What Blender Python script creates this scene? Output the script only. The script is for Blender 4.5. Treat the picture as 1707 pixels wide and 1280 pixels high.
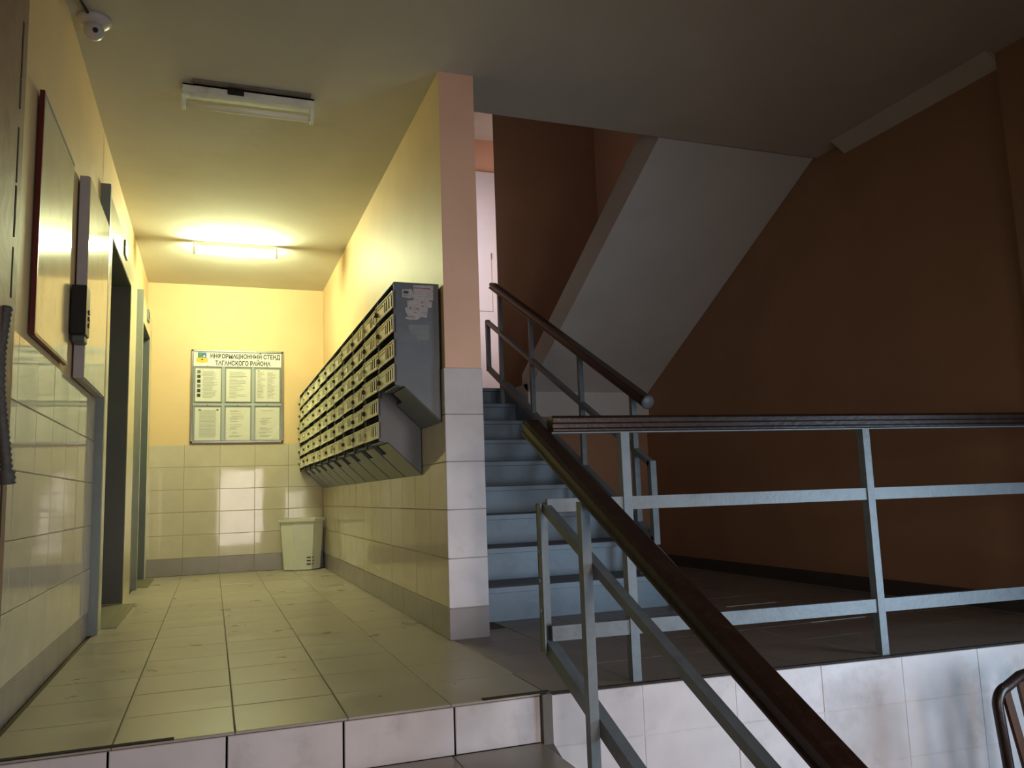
import bpy, bmesh, math, random
from mathutils import Vector, Matrix
random.seed(7)
S = bpy.context.scene
COL = S.collection
for o in list(bpy.data.objects):
    bpy.data.objects.remove(o, do_unlink=True)

# ------------------------------------------------------------------ camera
F_PX = 1356.24
YAW, PITCH, ROLL = 0.3542019, 0.13199196, -0.03456285
CAM = Vector((-1.035512, -2.632096, 0.667482))
def camera():
    f = Vector((math.sin(YAW) * math.cos(PITCH), math.cos(YAW) * math.cos(PITCH), math.sin(PITCH)))
    r = Vector((math.cos(YAW), -math.sin(YAW), 0)); u = r.cross(f)
    c, s = math.cos(ROLL), math.sin(ROLL)
    r2, u2 = c * r + s * u, -s * r + c * u
    m = Matrix(((r2.x, u2.x, -f.x, CAM.x), (r2.y, u2.y, -f.y, CAM.y), (r2.z, u2.z, -f.z, CAM.z), (0, 0, 0, 1)))
    cd = bpy.data.cameras.new('camera'); co = bpy.data.objects.new('camera', cd)
    cd.sensor_width = 36.0; cd.lens = F_PX / 1707 * 36.0; cd.clip_start = 0.02
    co.matrix_world = m; COL.objects.link(co); S.camera = co
camera()

# ------------------------------------------------------------------ world, lights, exposure
w = bpy.data.worlds.new('world'); S.world = w; w.use_nodes = True
w.node_tree.nodes['Background'].inputs['Color'].default_value = (0.75, 0.85, 1.0, 1)
w.node_tree.nodes['Background'].inputs['Strength'].default_value = 0.02
S.view_settings.view_transform = 'Standard'; S.view_settings.look = 'None'
S.view_settings.gamma = 1.0; S.view_settings.use_curve_mapping = False
S.view_settings.exposure = 0.0
def area(name, loc, direction, sx, sy, power, color, spread=180):
    l = bpy.data.lights.new(name, 'AREA'); l.shape = 'RECTANGLE'; l.size = sx; l.size_y = sy
    l.energy = power; l.color = color; l.spread = math.radians(spread)
    o = bpy.data.objects.new(name, l); o.location = loc
    o.rotation_euler = Vector(direction).to_track_quat('-Z', 'Y').to_euler(); COL.objects.link(o); return o
area('daylight_entrance_door', (-0.45, -5.1, 0.42), (0.10, 1, -0.10), 0.9, 1.9, 9, (1.0, 0.86, 0.80), 72)
area('added_daylight_back_wall', (1.0, -5.1, 0.42), (-0.08, 1, -0.10), 0.9, 1.9, 11, (1.0, 0.86, 0.80), 72)  # added second source, splits the daylight so the posts' left faces stay darker
area('daylight_vestibule_window', (2.78, -2.0, 0.2), (-0.75, 1, -0.14), 1.1, 1.3, 20, (0.58, 0.80, 1.0), 95)
area('daylight_upper_passage_window', (0.32, 6.12, 3.3), (1, 0.22, 0), 0.75, 2.0, 26, (1.0, 0.93, 0.98), 75)
area('added_stairwell_light', (0.16, 3.3, 3.75), (1, 0.75, -0.1), 1.0, 1.1, 2.4, (1.0, 0.95, 0.92), 150)  # added light, no window known here; brightens the stairwell back wall
TUBE_STRENGTH = 390.0
TUBE_COLOR = (0.92, 1.0, 0.56)

# ------------------------------------------------------------------ materials
def srgb(r, g, b):
    f = lambda c: (c / 255 / 12.92) if c / 255 <= 0.04045 else ((c / 255 + 0.055) / 1.055) ** 2.4
    return (f(r), f(g), f(b), 1)
MATS = {}
def mat(name, rgb, rough=0.5, metal=0.0, var=0.08, scale=6.0, bump=0.0, bscale=40.0, objvar=0.0, coat=0.0, emit=0.0,
        stain=None, stain_amt=0.0, stain_scale=3.0, spec=0.5, roughvar=0.0):
    m = bpy.data.materials.new(name); m.use_nodes = True; nt = m.node_tree; N = nt.nodes; L = nt.links
    b = N['Principled BSDF']; c = srgb(*rgb)
    b.inputs['Roughness'].default_value = rough; b.inputs['Metallic'].default_value = metal
    b.inputs['Specular IOR Level'].default_value = spec
    if coat: b.inputs['Coat Weight'].default_value = coat; b.inputs['Coat Roughness'].default_value = 0.06
    geo = N.new('ShaderNodeNewGeometry')
    no = N.new('ShaderNodeTexNoise'); no.inputs['Scale'].default_value = scale; no.inputs['Detail'].default_value = 6
    L.new(geo.outputs['Position'], no.inputs['Vector'])
    mr = N.new('ShaderNodeMapRange'); mr.inputs['From Min'].default_value = 0.3; mr.inputs['From Max'].default_value = 0.7
    mr.inputs['To Min'].default_value = 1 - var; mr.inputs['To Max'].default_value = 1 + var
    L.new(no.outputs['Fac'], mr.inputs['Value'])
    hsv = N.new('ShaderNodeHueSaturation'); hsv.inputs['Color'].default_value = c
    val = mr.outputs['Result']
    if objvar:
        oi = N.new('ShaderNodeObjectInfo'); m2 = N.new('ShaderNodeMapRange')
        m2.inputs['To Min'].default_value = 1 - objvar; m2.inputs['To Max'].default_value = 1 + objvar
        L.new(oi.outputs['Random'], m2.inputs['Value'])
        mu = N.new('ShaderNodeMath'); mu.operation = 'MULTIPLY'
        L.new(val, mu.inputs[0]); L.new(m2.outputs['Result'], mu.inputs[1]); val = mu.outputs[0]
    L.new(val, hsv.inputs['Value'])
    out = hsv.outputs['Color']
    if stain:
        n2 = N.new('ShaderNodeTexNoise'); n2.inputs['Scale'].default_value = stain_scale; n2.inputs['Detail'].default_value = 8
        n2.inputs['Roughness'].default_value = 0.65
        L.new(geo.outputs['Position'], n2.inputs['Vector'])
        r2 = N.new('ShaderNodeMapRange'); r2.inputs['From Min'].default_value = 0.54; r2.inputs['From Max'].default_value = 0.74
        r2.inputs['To Max'].default_value = stain_amt
        L.new(n2.outputs['Fac'], r2.inputs['Value'])
        mx = N.new('ShaderNodeMixRGB'); mx.inputs['Color2'].default_value = srgb(*stain)
        L.new(r2.outputs['Result'], mx.inputs['Fac']); L.new(out, mx.inputs['Color1']); out = mx.outputs['Color']
    L.new(out, b.inputs['Base Color'])
    if bump:
        n3 = N.new('ShaderNodeTexNoise'); n3.inputs['Scale'].default_value = bscale; n3.inputs['Detail'].default_value = 5
        L.new(geo.outputs['Position'], n3.inputs['Vector'])
        bp = N.new('ShaderNodeBump'); bp.inputs['Strength'].default_value = bump; bp.inputs['Distance'].default_value = 0.01
        L.new(n3.outputs['Fac'], bp.inputs['Height']); L.new(bp.outputs['Normal'], b.inputs['Normal'])
    if roughvar:
        n4 = N.new('ShaderNodeTexNoise'); n4.inputs['Scale'].default_value = 5; n4.inputs['Detail'].default_value = 6
        L.new(geo.outputs['Position'], n4.inputs['Vector'])
        r4 = N.new('ShaderNodeMapRange'); r4.inputs['From Min'].default_value = 0.3; r4.inputs['From Max'].default_value = 0.7
        r4.inputs['To Min'].default_value = max(0.02, rough - roughvar); r4.inputs['To Max'].default_value = rough + roughvar
        L.new(n4.outputs['Fac'], r4.inputs['Value']); L.new(r4.outputs['Result'], b.inputs['Roughness'])
    if emit:
        b.inputs['Emission Color'].default_value = c; b.inputs['Emission Strength'].default_value = emit
    MATS[name] = m; return m
M_WALL = mat('peach_wall_paint', (226, 196, 150), 0.55, var=0.04, scale=3, bump=0.12, bscale=25)
M_PIL = mat('salmon_wall_paint', (240, 194, 164), 0.55, var=0.05, scale=3, bump=0.15, bscale=25)
M_BROWN = mat('terracotta_wall_paint', (166, 127, 98), 0.6, var=0.06, scale=2.5, bump=0.15, bscale=25)
M_CEIL = mat('whitewashed_ceiling', (206, 202, 190), 0.9, var=0.05, scale=2, bump=0.15, bscale=14)
M_SOFFIT = mat('whitewashed_concrete', (206, 206, 204), 0.85, var=0.04, scale=3, bump=0.15, bscale=20)
M_WHITE = mat('white_plaster', (232, 226, 228), 0.7, var=0.04, scale=2)
M_TILE = mat('glazed_wall_tile', (204, 194, 176), 0.055, var=0.05, scale=7, objvar=0.03, roughvar=0.03, bump=0.018, bscale=5)
M_RTILE = mat('white_riser_tile', (212, 205, 206), 0.3, var=0.07, scale=9, objvar=0.03, stain=(120, 105, 98), stain_amt=0.35, stain_scale=5)
M_SKIRT = mat('grey_skirting_tile', (146, 138, 138), 0.25, var=0.06, scale=9, objvar=0.04)
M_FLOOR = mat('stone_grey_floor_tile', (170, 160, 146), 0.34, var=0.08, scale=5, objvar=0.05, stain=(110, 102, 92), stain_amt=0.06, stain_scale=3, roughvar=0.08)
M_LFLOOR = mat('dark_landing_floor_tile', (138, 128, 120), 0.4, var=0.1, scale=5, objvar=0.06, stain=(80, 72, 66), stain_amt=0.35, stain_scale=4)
M_GROUT = mat('dark_grout', (98, 86, 70), 0.9, var=0.15, scale=20)
M_WGROUT = mat('pale_grout', (170, 158, 138), 0.9, var=0.1, scale=20)
M_FGROUT = mat('white_grout', (200, 192, 190), 0.7, var=0.15, scale=9)
M_CONC = mat('concrete', (110, 104, 98), 0.9, var=0.12, scale=8, bump=0.2)
M_DIRT = mat('black_edge_dirt', (48, 42, 36), 0.9, var=0.3, scale=40)
M_STEP = mat('blue_grey_step_paint', (114, 134, 152), 0.42, var=0.08, scale=8, bump=0.12, bscale=20, stain=(70, 76, 84), stain_amt=0.4, stain_scale=5)
M_NOSE = mat('shaded_tread_paint', (86, 90, 96), 0.5, var=0.15, scale=10)  # treads coloured darker than the risers, painting the shade on them
M_RAIL = mat('blue_grey_rail_paint', (112, 121, 127), 0.42, var=0.1, scale=20, bump=0.1, bscale=60, stain=(78, 82, 84), stain_amt=0.5, stain_scale=14)
M_WOOD = mat('dark_varnished_wood', (42, 27, 22), 0.33, var=0.25, scale=14, bump=0.1, bscale=60, stain=(130, 108, 90), stain_amt=0.10, stain_scale=40, spec=0.35)
M_BSTEEL = mat('mailbox_grey_paint', (104, 112, 118), 0.35, var=0.06, scale=8, bump=0.05, bscale=12, stain=(136, 142, 144), stain_amt=0.35, stain_scale=9)
M_CREAM = mat('mailbox_cream_paint', (226, 220, 188), 0.32, var=0.05, scale=12, objvar=0.06)
M_BDARK = mat('mailbox_inside_shade_and_hinge', (62, 62, 58), 0.7)  # box insides coloured dark, painting the shade behind the openings; hinges share it
M_LOCK = mat('dark_lock_metal', (92, 84, 66), 0.3, 0.9)
M_CHROME = mat('bright_lock_metal', (190, 184, 160), 0.2, 1.0)
M_LIFT = mat('lift_portal_cream_paint', (206, 198, 168), 0.22, var=0.04, scale=5)
M_LIFTG = mat('lift_frame_grey_paint', (128, 136, 134), 0.4, var=0.06, scale=6)
M_LIFTD = mat('lift_jamb_dark_grey', (88, 92, 92), 0.45, var=0.06, scale=6)
M_PLATE = mat('ribbed_threshold_plate', (132, 128, 108), 0.45, 0.3, var=0.12, scale=30)
M_PANEL = mat('glossy_cream_sheet', (214, 206, 180), 0.12, var=0.05, scale=7, stain=(120, 102, 66), stain_amt=0.35, stain_scale=6)
M_PANELE = mat('panel_edge_grey_pink', (176, 166, 168), 0.4)
M_MAROON = mat('maroon_board_edge', (96, 30, 34), 0.35)
M_BLACK = mat('black_plastic', (26, 26, 28), 0.4)
M_LAMPW = mat('lamp_white_enamel', (236, 234, 222), 0.4, var=0.06, scale=15, stain=(84, 72, 56), stain_amt=0.35, stain_scale=7)
M_LAMPG = mat('dusty_lamp_grey', (120, 112, 100), 0.7, var=0.2, scale=20)
M_TUBE = mat('unlit_tube_glass', (236, 232, 214), 0.12, var=0.02)
M_SILVER = mat('silver_board_frame', (196, 198, 198), 0.22, 0.9, var=0.03)
M_BOARD = mat('pale_board_face', (172, 178, 176), 0.15, var=0.02)
M_PAPER = mat('white_paper', (236, 234, 224), 0.5, var=0.03, scale=20)
M_PAPER2 = mat('old_sticker_paper', (176, 168, 166), 0.6, var=0.12, scale=60)
M_INK = mat('grey_print_ink', (128, 130, 124), 0.6)
M_INKD = mat('dark_print_ink', (58, 58, 62), 0.6)
M_RED = mat('faded_red_ink', (150, 60, 62), 0.6)
M_BLUE = mat('emblem_blue', (28, 74, 150), 0.4)
M_GREEN = mat('emblem_green', (30, 120, 78), 0.4)
M_YEL = mat('emblem_yellow', (228, 180, 40), 0.4)
M_BIN = mat('white_bin_plastic', (226, 226, 216), 0.35, var=0.04, scale=6)
M_TRIMP = mat('stained_jamb_paint', (156, 122, 104), 0.55, var=0.1, scale=5, bump=0.3, bscale=18, stain=(110, 82, 62), stain_amt=0.5, stain_scale=8)
M_HOSE = mat('dusty_hose_rubber', (92, 88, 82), 0.6, var=0.25, scale=60)
M_CCTV = mat('white_camera_plastic', (206, 198, 198), 0.35)
M_BWOOD = mat('brown_chair_varnish', (74, 44, 26), 0.25, var=0.2, scale=12)
M_BASEB = mat('dark_grey_baseboard', (74, 68, 64), 0.5, var=0.1)
M_GLINT = mat('painted_edge_glint', (176, 168, 160), 0.5)  # flat pale tone for the painted glint on floor tile edges
def pocket_mat():
    m = bpy.data.materials.new('clear_pocket_plastic'); m.use_nodes = True; nt = m.node_tree
    for n in list(nt.nodes): nt.nodes.remove(n)
    o = nt.nodes.new('ShaderNodeOutputMaterial'); t = nt.nodes.new('ShaderNodeBsdfTransparent')
    g = nt.nodes.new('ShaderNodeBsdfGlossy'); g.inputs['Roughness'].default_value = 0.03
    mx = nt.nodes.new('ShaderNodeMixShader'); mx.inputs[0].default_value = 0.07
    nt.links.new(t.outputs[0], mx.inputs[1]); nt.links.new(g.outputs[0], mx.inputs[2]); nt.links.new(mx.outputs[0], o.inputs[0])
    return m
M_POCKET = pocket_mat()
def emit_mat(name, rgb, strength):
    m = bpy.data.materials.new(name); m.use_nodes = True; b = m.node_tree.nodes['Principled BSDF']
    b.inputs['Base Color'].default_value = (0.9, 0.9, 0.85, 1)
    b.inputs['Emission Color'].default_value = (*rgb, 1); b.inputs['Emission Strength'].default_value = strength
    return m
M_LIT = emit_mat('glowing_tube_glass', TUBE_COLOR, TUBE_STRENGTH)

# ------------------------------------------------------------------ mesh helpers
class MB:
    """collects geometry for one mesh object"""
    def __init__(self): self.bm = bmesh.new(); self.mats = []
    def mi(self, m):
        if m not in self.mats: self.mats.append(m)
        return self.mats.index(m)
    def face(self, pts, m):
        f = self.bm.faces.new([self.bm.verts.new(p) for p in pts]); f.material_index = self.mi(m); return f
    def box(self, a, b, m, bev=0.0):
        x0, x1 = sorted((a[0], b[0])); y0, y1 = sorted((a[1], b[1])); z0, z1 = sorted((a[2], b[2]))
        v = [self.bm.verts.new(p) for p in ((x0,y0,z0),(x1,y0,z0),(x1,y1,z0),(x0,y1,z0),(x0,y0,z1),(x1,y0,z1),(x1,y1,z1),(x0,y1,z1))]
        fs = [self.bm.faces.new([v[i] for i in q]) for q in ((3,2,1,0),(4,5,6,7),(0,1,5,4),(1,2,6,5),(2,3,7,6),(3,0,4,7))]
        k = self.mi(m)
        for f in fs: f.material_index = k
        if bev > 0:
            es = list({e for f in fs for e in f.edges})
            r = bmesh.ops.bevel(self.bm, geom=es, offset=bev, segments=1, affect='EDGES', profile=0.5)
            for f in r['faces']: f.material_index = k
        return self
    def prism(self, poly, vec, m):
        """poly: list of 3-D points (planar), extruded by vec"""
        vec = Vector(vec); k = self.mi(m)
        a = [self.bm.verts.new(p) for p in poly]; b = [self.bm.verts.new(Vector(p) + vec) for p in poly]
        n = len(poly); fs = [self.bm.faces.new(a[::-1]), self.bm.faces.new(b)]
        for i in range(n): fs.append(self.bm.faces.new((a[i], a[(i+1) % n], b[(i+1) % n], b[i])))
        for f in fs: f.material_index = k
        return self
    def bar(self, p0, p1, prof, m, side=(1, 0, 0)):
        """sweep a profile [(s,t)...] from p0 to p1; s along 'side', t along the upward normal"""
        p0, p1 = Vector(p0), Vector(p1); d = (p1 - p0).normalized(); s = Vector(side); s = (s - d * s.dot(d)).normalized()
        t = s.cross(d)
        if t.z < 0: t = -t
        return self.prism([p0 + s * a + t * b for a, b in prof], p1 - p0, m)
    def lathe(self, prof, center, axis, m, n=16, smooth=True):
        c = Vector(center); ax = Vector(axis).normalized(); u = ax.orthogonal().normalized(); v = ax.cross(u); k = self.mi(m)
        rings = []
        for r, h in prof:
            if r < 1e-6: rings.append([self.bm.verts.new(c + ax * h)])
            else: rings.append([self.bm.verts.new(c + ax * h + (u * math.cos(a) + v * math.sin(a)) * r) for a in [2*math.pi*i/n for i in range(n)]])
        for A, B in zip(rings, rings[1:]):
            for i in range(n):
                q = [A[i % len(A)], A[(i+1) % len(A)], B[(i+1) % len(B)], B[i % len(B)]]
                q = list(dict.fromkeys(q))
                if len(q) > 2:
                    f = self.bm.faces.new(q); f.material_index = k; f.smooth = smooth
        for R in (rings[0], rings[-1]):
            if len(R) > 2:
                f = self.bm.faces.new(R if R is rings[-1] else R[::-1]); f.material_index = k
        return self
    def tube(self, pts, r, m, n=8, smooth=True):
        pts = [Vector(p) for p in pts]; k = self.mi(m); rings = []; prev = None
        for i, p in enumerate(pts):
            d = (pts[min(i+1, len(pts)-1)] - pts[max(i-1, 0)]).normalized()
            u = prev - d * prev.dot(d) if prev is not None else d.orthogonal()
            u.normalize(); prev = u; v = d.cross(u); rr = r[i] if isinstance(r, (list, tuple)) else r
            rings.append([self.bm.verts.new(p + (u*math.cos(a) + v*math.sin(a)) * rr) for a in [2*math.pi*j/n for j in range(n)]])
        for A, B in zip(rings, rings[1:]):
            for j in range(n):
                f = self.bm.faces.new((A[j], A[(j+1) % n], B[(j+1) % n], B[j])); f.material_index = k; f.smooth = smooth
        for R in (rings[0][::-1], rings[-1]):
            f = self.bm.faces.new(R); f.material_index = k
        return self
    def mesh(self, name):
        bmesh.ops.recalc_face_normals(self.bm, faces=self.bm.faces)
        me = bpy.data.meshes.new(name); self.bm.to_mesh(me); self.bm.free()
        for m in self.mats: me.materials.append(m)
        return me
    def build(self, name, parent=None):
        return link(name, self.mesh(name), parent)
def link(name, me, parent=None):
    o = bpy.data.objects.new(name, me); COL.objects.link(o)
    if parent is not None: o.parent = parent
    return o
def thing(name, label, cat, loc=(0, 0, 0), group=None, rotz=0.0):
    o = bpy.data.objects.new(name, None); o.empty_display_size = 0.05; COL.objects.link(o)
    o.location = loc; o.rotation_euler = (0, 0, rotz); tag(o, label, cat, group); return o
def tag(o, label, cat, group=None):
    o['label'] = label; o['category'] = cat
    if group: o['group'] = group
    return o
def structure(o, label=None, cat=None):
    o['kind'] = 'structure'
    if label: o['label'] = label
    return o
def shell(name, boxes, m, label):
    mb = MB()
    for a, b in boxes: mb.box(a, b, m)
    return structure(mb.build(name), label)
# tiles: local u (width), v (height), n (outward); shared meshes
TILES = {}
def tile_mesh(wd, ht, m, th=0.008):
    key = (round(wd, 3), round(ht, 3), m.name, th)
    if key not in TILES:
        mb = MB(); c = 0.002
        lo = [(0, 0, 0), (wd, 0, 0), (wd, ht, 0), (0, ht, 0)]
        mid = [(x, y, th - c) for x, y, _ in lo]
        top = [(c, c, th), (wd - c, c, th), (wd - c, ht - c, th), (c, ht - c, th)]
        V = [[mb.bm.verts.new(p) for p in r] for r in (lo, mid, top)]; k = mb.mi(m)
        for A, B in zip(V, V[1:]):
            for i in range(4): mb.bm.faces.new((A[i], A[(i+1) % 4], B[(i+1) % 4], B[i]))
        mb.bm.faces.new(V[2])
        mb.bm.faces.new(V[0][::-1])
        TILES[key] = mb.mesh('tile')
    return TILES[key]
GAP = 0.0028
def lay(parent, origin, U, V, us, vs, m, name='tile', jit=0.0006, cond=None, gv=GAP, gu=GAP):
    """tiles between the grid lines us, vs on the plane origin + u U + v V"""
    U, V = Vector(U).normalized(), Vector(V).normalized(); Nn = U.cross(V); origin = Vector(origin)
    out = []
    for i in range(len(us) - 1):
        for j in range(len(vs) - 1):
            wd, ht = us[i+1] - us[i] - gu, vs[j+1] - vs[j] - gv
            if wd < 0.012 or ht < 0.012: continue
            if cond and not cond(us[i], us[i+1], vs[j], vs[j+1]): continue
            p = origin + U * (us[i] + gu/2) + V * (vs[j] + gv/2) + Nn * random.uniform(-jit, jit)
            o = link(name, tile_mesh(wd, ht, m), parent)
            mtx = Matrix.Identity(4)
            a1, a2 = random.uniform(-1, 1) * 0.0016, random.uniform(-1, 1) * 0.0016
            n2 = (Nn + U * a1 + V * a2).normalized(); u2 = (U - n2 * U.dot(n2)).normalized(); v2 = n2.cross(u2)
            for r in range(3): mtx[r][0], mtx[r][1], mtx[r][2], mtx[r][3] = u2[r], v2[r], n2[r], p[r]
            o.matrix_local = mtx; out.append(o)
    return out
def grid(a, b, lines):
    return [a] + sorted(l for l in lines if a + 0.01 < l < b - 0.01) + [b]
def curve_text(body, size, m, name, parent, loc, rot, depth=0.0008, sx=1.0, align='CENTER', bold=0.0):
    cu = bpy.data.curves.new(name, 'FONT'); cu.body = body; cu.size = size; cu.align_x = align; cu.align_y = 'CENTER'; cu.extrude = depth; cu.offset = bold
    cu.resolution_u = 2
    t = bpy.data.objects.new(name, cu); COL.objects.link(t)
    me = bpy.data.meshes.new_from_object(t.evaluated_get(bpy.context.evaluated_depsgraph_get()))
    bpy.data.objects.remove(t, do_unlink=True); bpy.data.curves.remove(cu)
    me.materials.clear(); me.materials.append(m)
    o = link(name, me, parent); o.location = loc; o.rotation_euler = rot; o.scale = (sx, 1, 1); return o

# ------------------------------------------------------------------ dimensions (landing floor at z = 0)
XL, XP, XR = -1.635, 0.19, 2.692     # left wall, right face of the pilaster, far right wall
YE, YP, H = 5.71, 1.102, 2.789       # end wall, pilaster front, ceiling
YS = 1.48                            # edge of the ceiling slab over the stairwell
K = -0.067                           # the right landing edge is slightly skewed
ZL = -0.942                          # lower floor
T = 0.328
fx = [0.02 + T * k for k in range(-6, 10)]
fy = [0.325 * k for k in range(0, 20)]
zt = [0.143 + 0.2259 * k for k in range(6)]          # tile courses of the dado
ze = [0.16 + 0.2114 * k for k in range(6)]           # end wall courses
zl = [0.125 + 0.2220 * k for k in range(6)]          # left wall courses

# ------------------------------------------------------------------ floors
fl = structure(MB().prism([(XL - 0.6, 0.004, -0.012), (0, 0.004, -0.012), (XR + .2, K * (XR + .2) + 0.004, -0.012), (XR + .2, 6.9, -0.012), (XL - .6, 6.9, -0.012)], (0, 0, -0.2), M_CONC).build('floor'), 'upper landing floor with large grey tiles')
MB().prism([(XL, 0.004, -0.012), (0, 0.004, -0.012), (XR, K * XR + 0.004, -0.012), (XR, 4.0, -0.012), (XP, 4.0, -0.012), (XP, YE, -0.012), (XL, YE, -0.012)], (0, 0, 0.0095), M_GROUT).build('grout_bed', fl)
lay(fl, (0, 0, -0.008), (1, 0, 0), (0, 1, 0), grid(XL + 0.002, 0.02, fx), grid(0.0, YE, fy), M_FLOOR, 'floor_tile', gv=0.0018)
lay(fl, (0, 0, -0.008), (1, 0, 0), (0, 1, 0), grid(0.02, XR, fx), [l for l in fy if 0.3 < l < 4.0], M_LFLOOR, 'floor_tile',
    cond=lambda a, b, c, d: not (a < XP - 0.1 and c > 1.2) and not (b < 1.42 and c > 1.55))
xs = grid(0.02, XR, fx)
for a, b in zip(xs, xs[1:]):          # skewed front row along the landing edge
    g = GAP / 2
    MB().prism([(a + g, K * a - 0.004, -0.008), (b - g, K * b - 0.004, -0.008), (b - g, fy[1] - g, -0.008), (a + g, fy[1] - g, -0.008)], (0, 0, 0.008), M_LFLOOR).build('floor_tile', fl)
for x0, y0, wd in ((1.63, 1.300, 0.33), (1.66, 0.653, 0.33)):
    MB().box((x0, y0 - 0.004, 0), (x0 + wd, y0 + 0.004, 0.0025), M_GLINT).build('tile_edge_glint', fl)  # pale strips stand in for daylight glinting on uneven tile edges
# worn black edging along the landing edge
MB().box((XL + 0.01, -0.004, -0.001), (-1.13, 0.016, 0.003), M_DIRT).build('edge_strip', fl)
MB().box((-0.2, -0.004, -0.001), (0.034, 0.018, 0.003), M_DIRT).build('edge_strip', fl)
MB().prism([(0.034, 0.034 * K - 0.012, -0.006), (XR, K * XR - 0.012, -0.006), (XR, K * XR + 0.004, -0.006), (0.034, 0.034 * K + 0.004, -0.006)], (0, 0, 0.0065), M_DIRT).build('edge_strip', fl)
lf = structure(MB().box((XL - 0.6, -5.0, ZL - 0.15), (XR + 0.6, 0.0, ZL - 0.01), M_CONC).build('floor_lower'), 'lower vestibule floor')
MB().box((0.04, -5, ZL - 0.012), (XR, -0.16, ZL), M_BASEB).build('floor_tile', lf)

# ------------------------------------------------------------------ entry steps down towards the viewer
st = thing('entry_steps', 'six tiled entry steps from the lower floor to the landing with white risers', 'stairs', (0, 0, ZL))
RH, TD = 0.157, 0.33
for k in range(6):
    y0 = -TD * k; zt_, zb = -RH * k, -RH * (k + 1)
    body = MB()
    if k < 5: body.box((XL, y0 - TD + 0.008, ZL), (-0.002, y0 + 0.006, zb - 0.010), M_CONC).build('step_core', st).location = (0, 0, -ZL)
    else: continue
    for o in lay(st, (0, y0 + 0.006, -ZL), (1, 0, 0), (0, 0, 1), grid(XL, 0.0, [-0.298, -0.65, -0.987, -1.30]), [zb, zt_ - 0.009], M_RTILE, 'riser_tile', gu=0.006): pass
    for o in lay(st, (0, 0, zb - 0.008 - ZL), (1, 0, 0), (0, 1, 0), grid(XL, 0.0, fx), [y0 - TD, y0 - 0.002], M_FLOOR, 'tread_tile'): pass
MB().box((XL, 0.004, ZL), (-0.002, 0.012, -0.0125), M_GROUT).build('riser_bed', st).location = (0, 0, -ZL)
sg = MB(); sg.prism([(0.0, 0.002, -0.002), (0.0, -0.02, -0.002), (0.0, -0.02, -0.16), (0.0, -2.0, ZL), (0, 0.002, ZL)], (0.034, 0, 0), M_CONC)
sg.build('stringer', st).location = (0, 0, -ZL)
# front wall below the right landing
wf = structure(MB().prism([(0.034, 0.034 * K - 0.0025, ZL), (XR, K * XR - 0.0025, ZL), (XR, K * XR + 0.1, ZL), (0.034, 0.1, ZL)], (0, 0, -ZL - 0.0125), M_FGROUT).build('wall_landing_front'), 'white tiled wall below the right landing')
lay(wf, (0.0, 0.0035, 0), (1, K, 0), (0, 0, 1), grid(0.036, XR, [0.369 + 0.362 * k for k in range(0, 8)]), [ZL] + [-0.176 - 0.2 * k for k in (3, 2, 1, 0)] + [-0.009], M_RTILE, 'tile', gv=0.0018, gu=0.0018)

# ------------------------------------------------------------------ walls
LIFT1 = (2.45, 3.62, 2.22); LIFT2 = (4.74, 5.52, 2.20)
wl = shell('wall_left', [((XL - 0.3, -5, ZL), (XL - 0.008, 2.3, H)), ((XL - 0.3, LIFT1[0] - .16, LIFT1[2]), (XL - 0.008, YE, H)),
     ((XL - 0.3, LIFT1[1], 0), (XL - 0.008, LIFT2[0], LIFT1[2])), ((XL - 0.3, LIFT2[1], 0), (XL - 0.008, YE, LIFT1[2]))], M_WALL, 'peach left wall of the lift hall')
MB().box((XL - 0.012, -0.2, zl[5]), (XL - 0.001, YE, H), M_WALL).build('plaster', wl) if False else None
MB().box((XL - 0.009, 0.2, -0.0), (XL - 0.004, 2.24, zl[5]), M_WGROUT).build('grout_bed', wl)
lx = [0.05 + 0.325 * k for k in range(0, 9)]
def lay_left(y0, y1):
    lay(wl, (XL - 0.008, 0, 0), (0, 1, 0), (0, 0, 1), grid(y0, y1, lx), zl, M_TILE, 'tile')
    lay(wl, (XL - 0.008, 0, 0), (0, 1, 0), (0, 0, 1), grid(y0, y1, lx), [0.0, zl[0]], M_SKIRT, 'skirting_tile')
lay_left(0.2, 2.225)
lay(wl, (XL - 0.008, 0, 0), (0, 1, 0), (0, 0, 1), [4.09, 4.35, 4.585], zl, M_TILE, 'tile')
lay(wl, (XL - 0.008, 0, 0), (0, 1, 0), (0, 0, 1), [4.09, 4.35, 4.585], [0.0, zl[0]], M_SKIRT, 'skirting_tile')
we = shell('wall_end', [((XL - 0.3, YE + 0.008, 0), (0.19, YE + 0.2, H))], M_WALL, 'peach end wall of the lift hall')
MB().box((XL, YE + 0.004, 0), (0, YE + 0.009, ze[5]), M_WGROUT).build('grout_bed', we)
ex = [-1.293, -0.971, -0.651, -0.335]
lay(we, (0, YE + 0.008, 0), (1, 0, 0), (0, 0, 1), grid(XL, 0, ex), ze, M_TILE, 'tile')
lay(we, (0, YE + 0.008, 0), (1, 0, 0), (0, 0, 1), grid(XL, 0, ex), [0, ze[0]], M_SKIRT, 'skirting_tile')
wc = shell('wall_corridor', [((0.008, YP + 0.008, 0), (XP, 6.9, H + 0.3))], M_WALL, 'partition wall behind the mailboxes ending in a pilaster')
MB().box((0.0075, YP - 0.002 + 0.008, zt[5]), (XP + 0.001, YP + 0.012, H), M_PIL).build('pilaster_face', wc)
MB().box((0.004, YP + 0.004, 0), (XP, YP + 0.009, zt[5]), M_WGROUT).build('grout_bed', wc)
MB().box((0.004, YP + 0.004, 0), (0.009, YE, zt[5]), M_WGROUT).build('grout_bed', wc)
rx = [YE - 0.06 - 0.325 * k for k in range(14, -1, -1)]
rg = sorted(grid(YP + 0.004, YE, rx))
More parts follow.
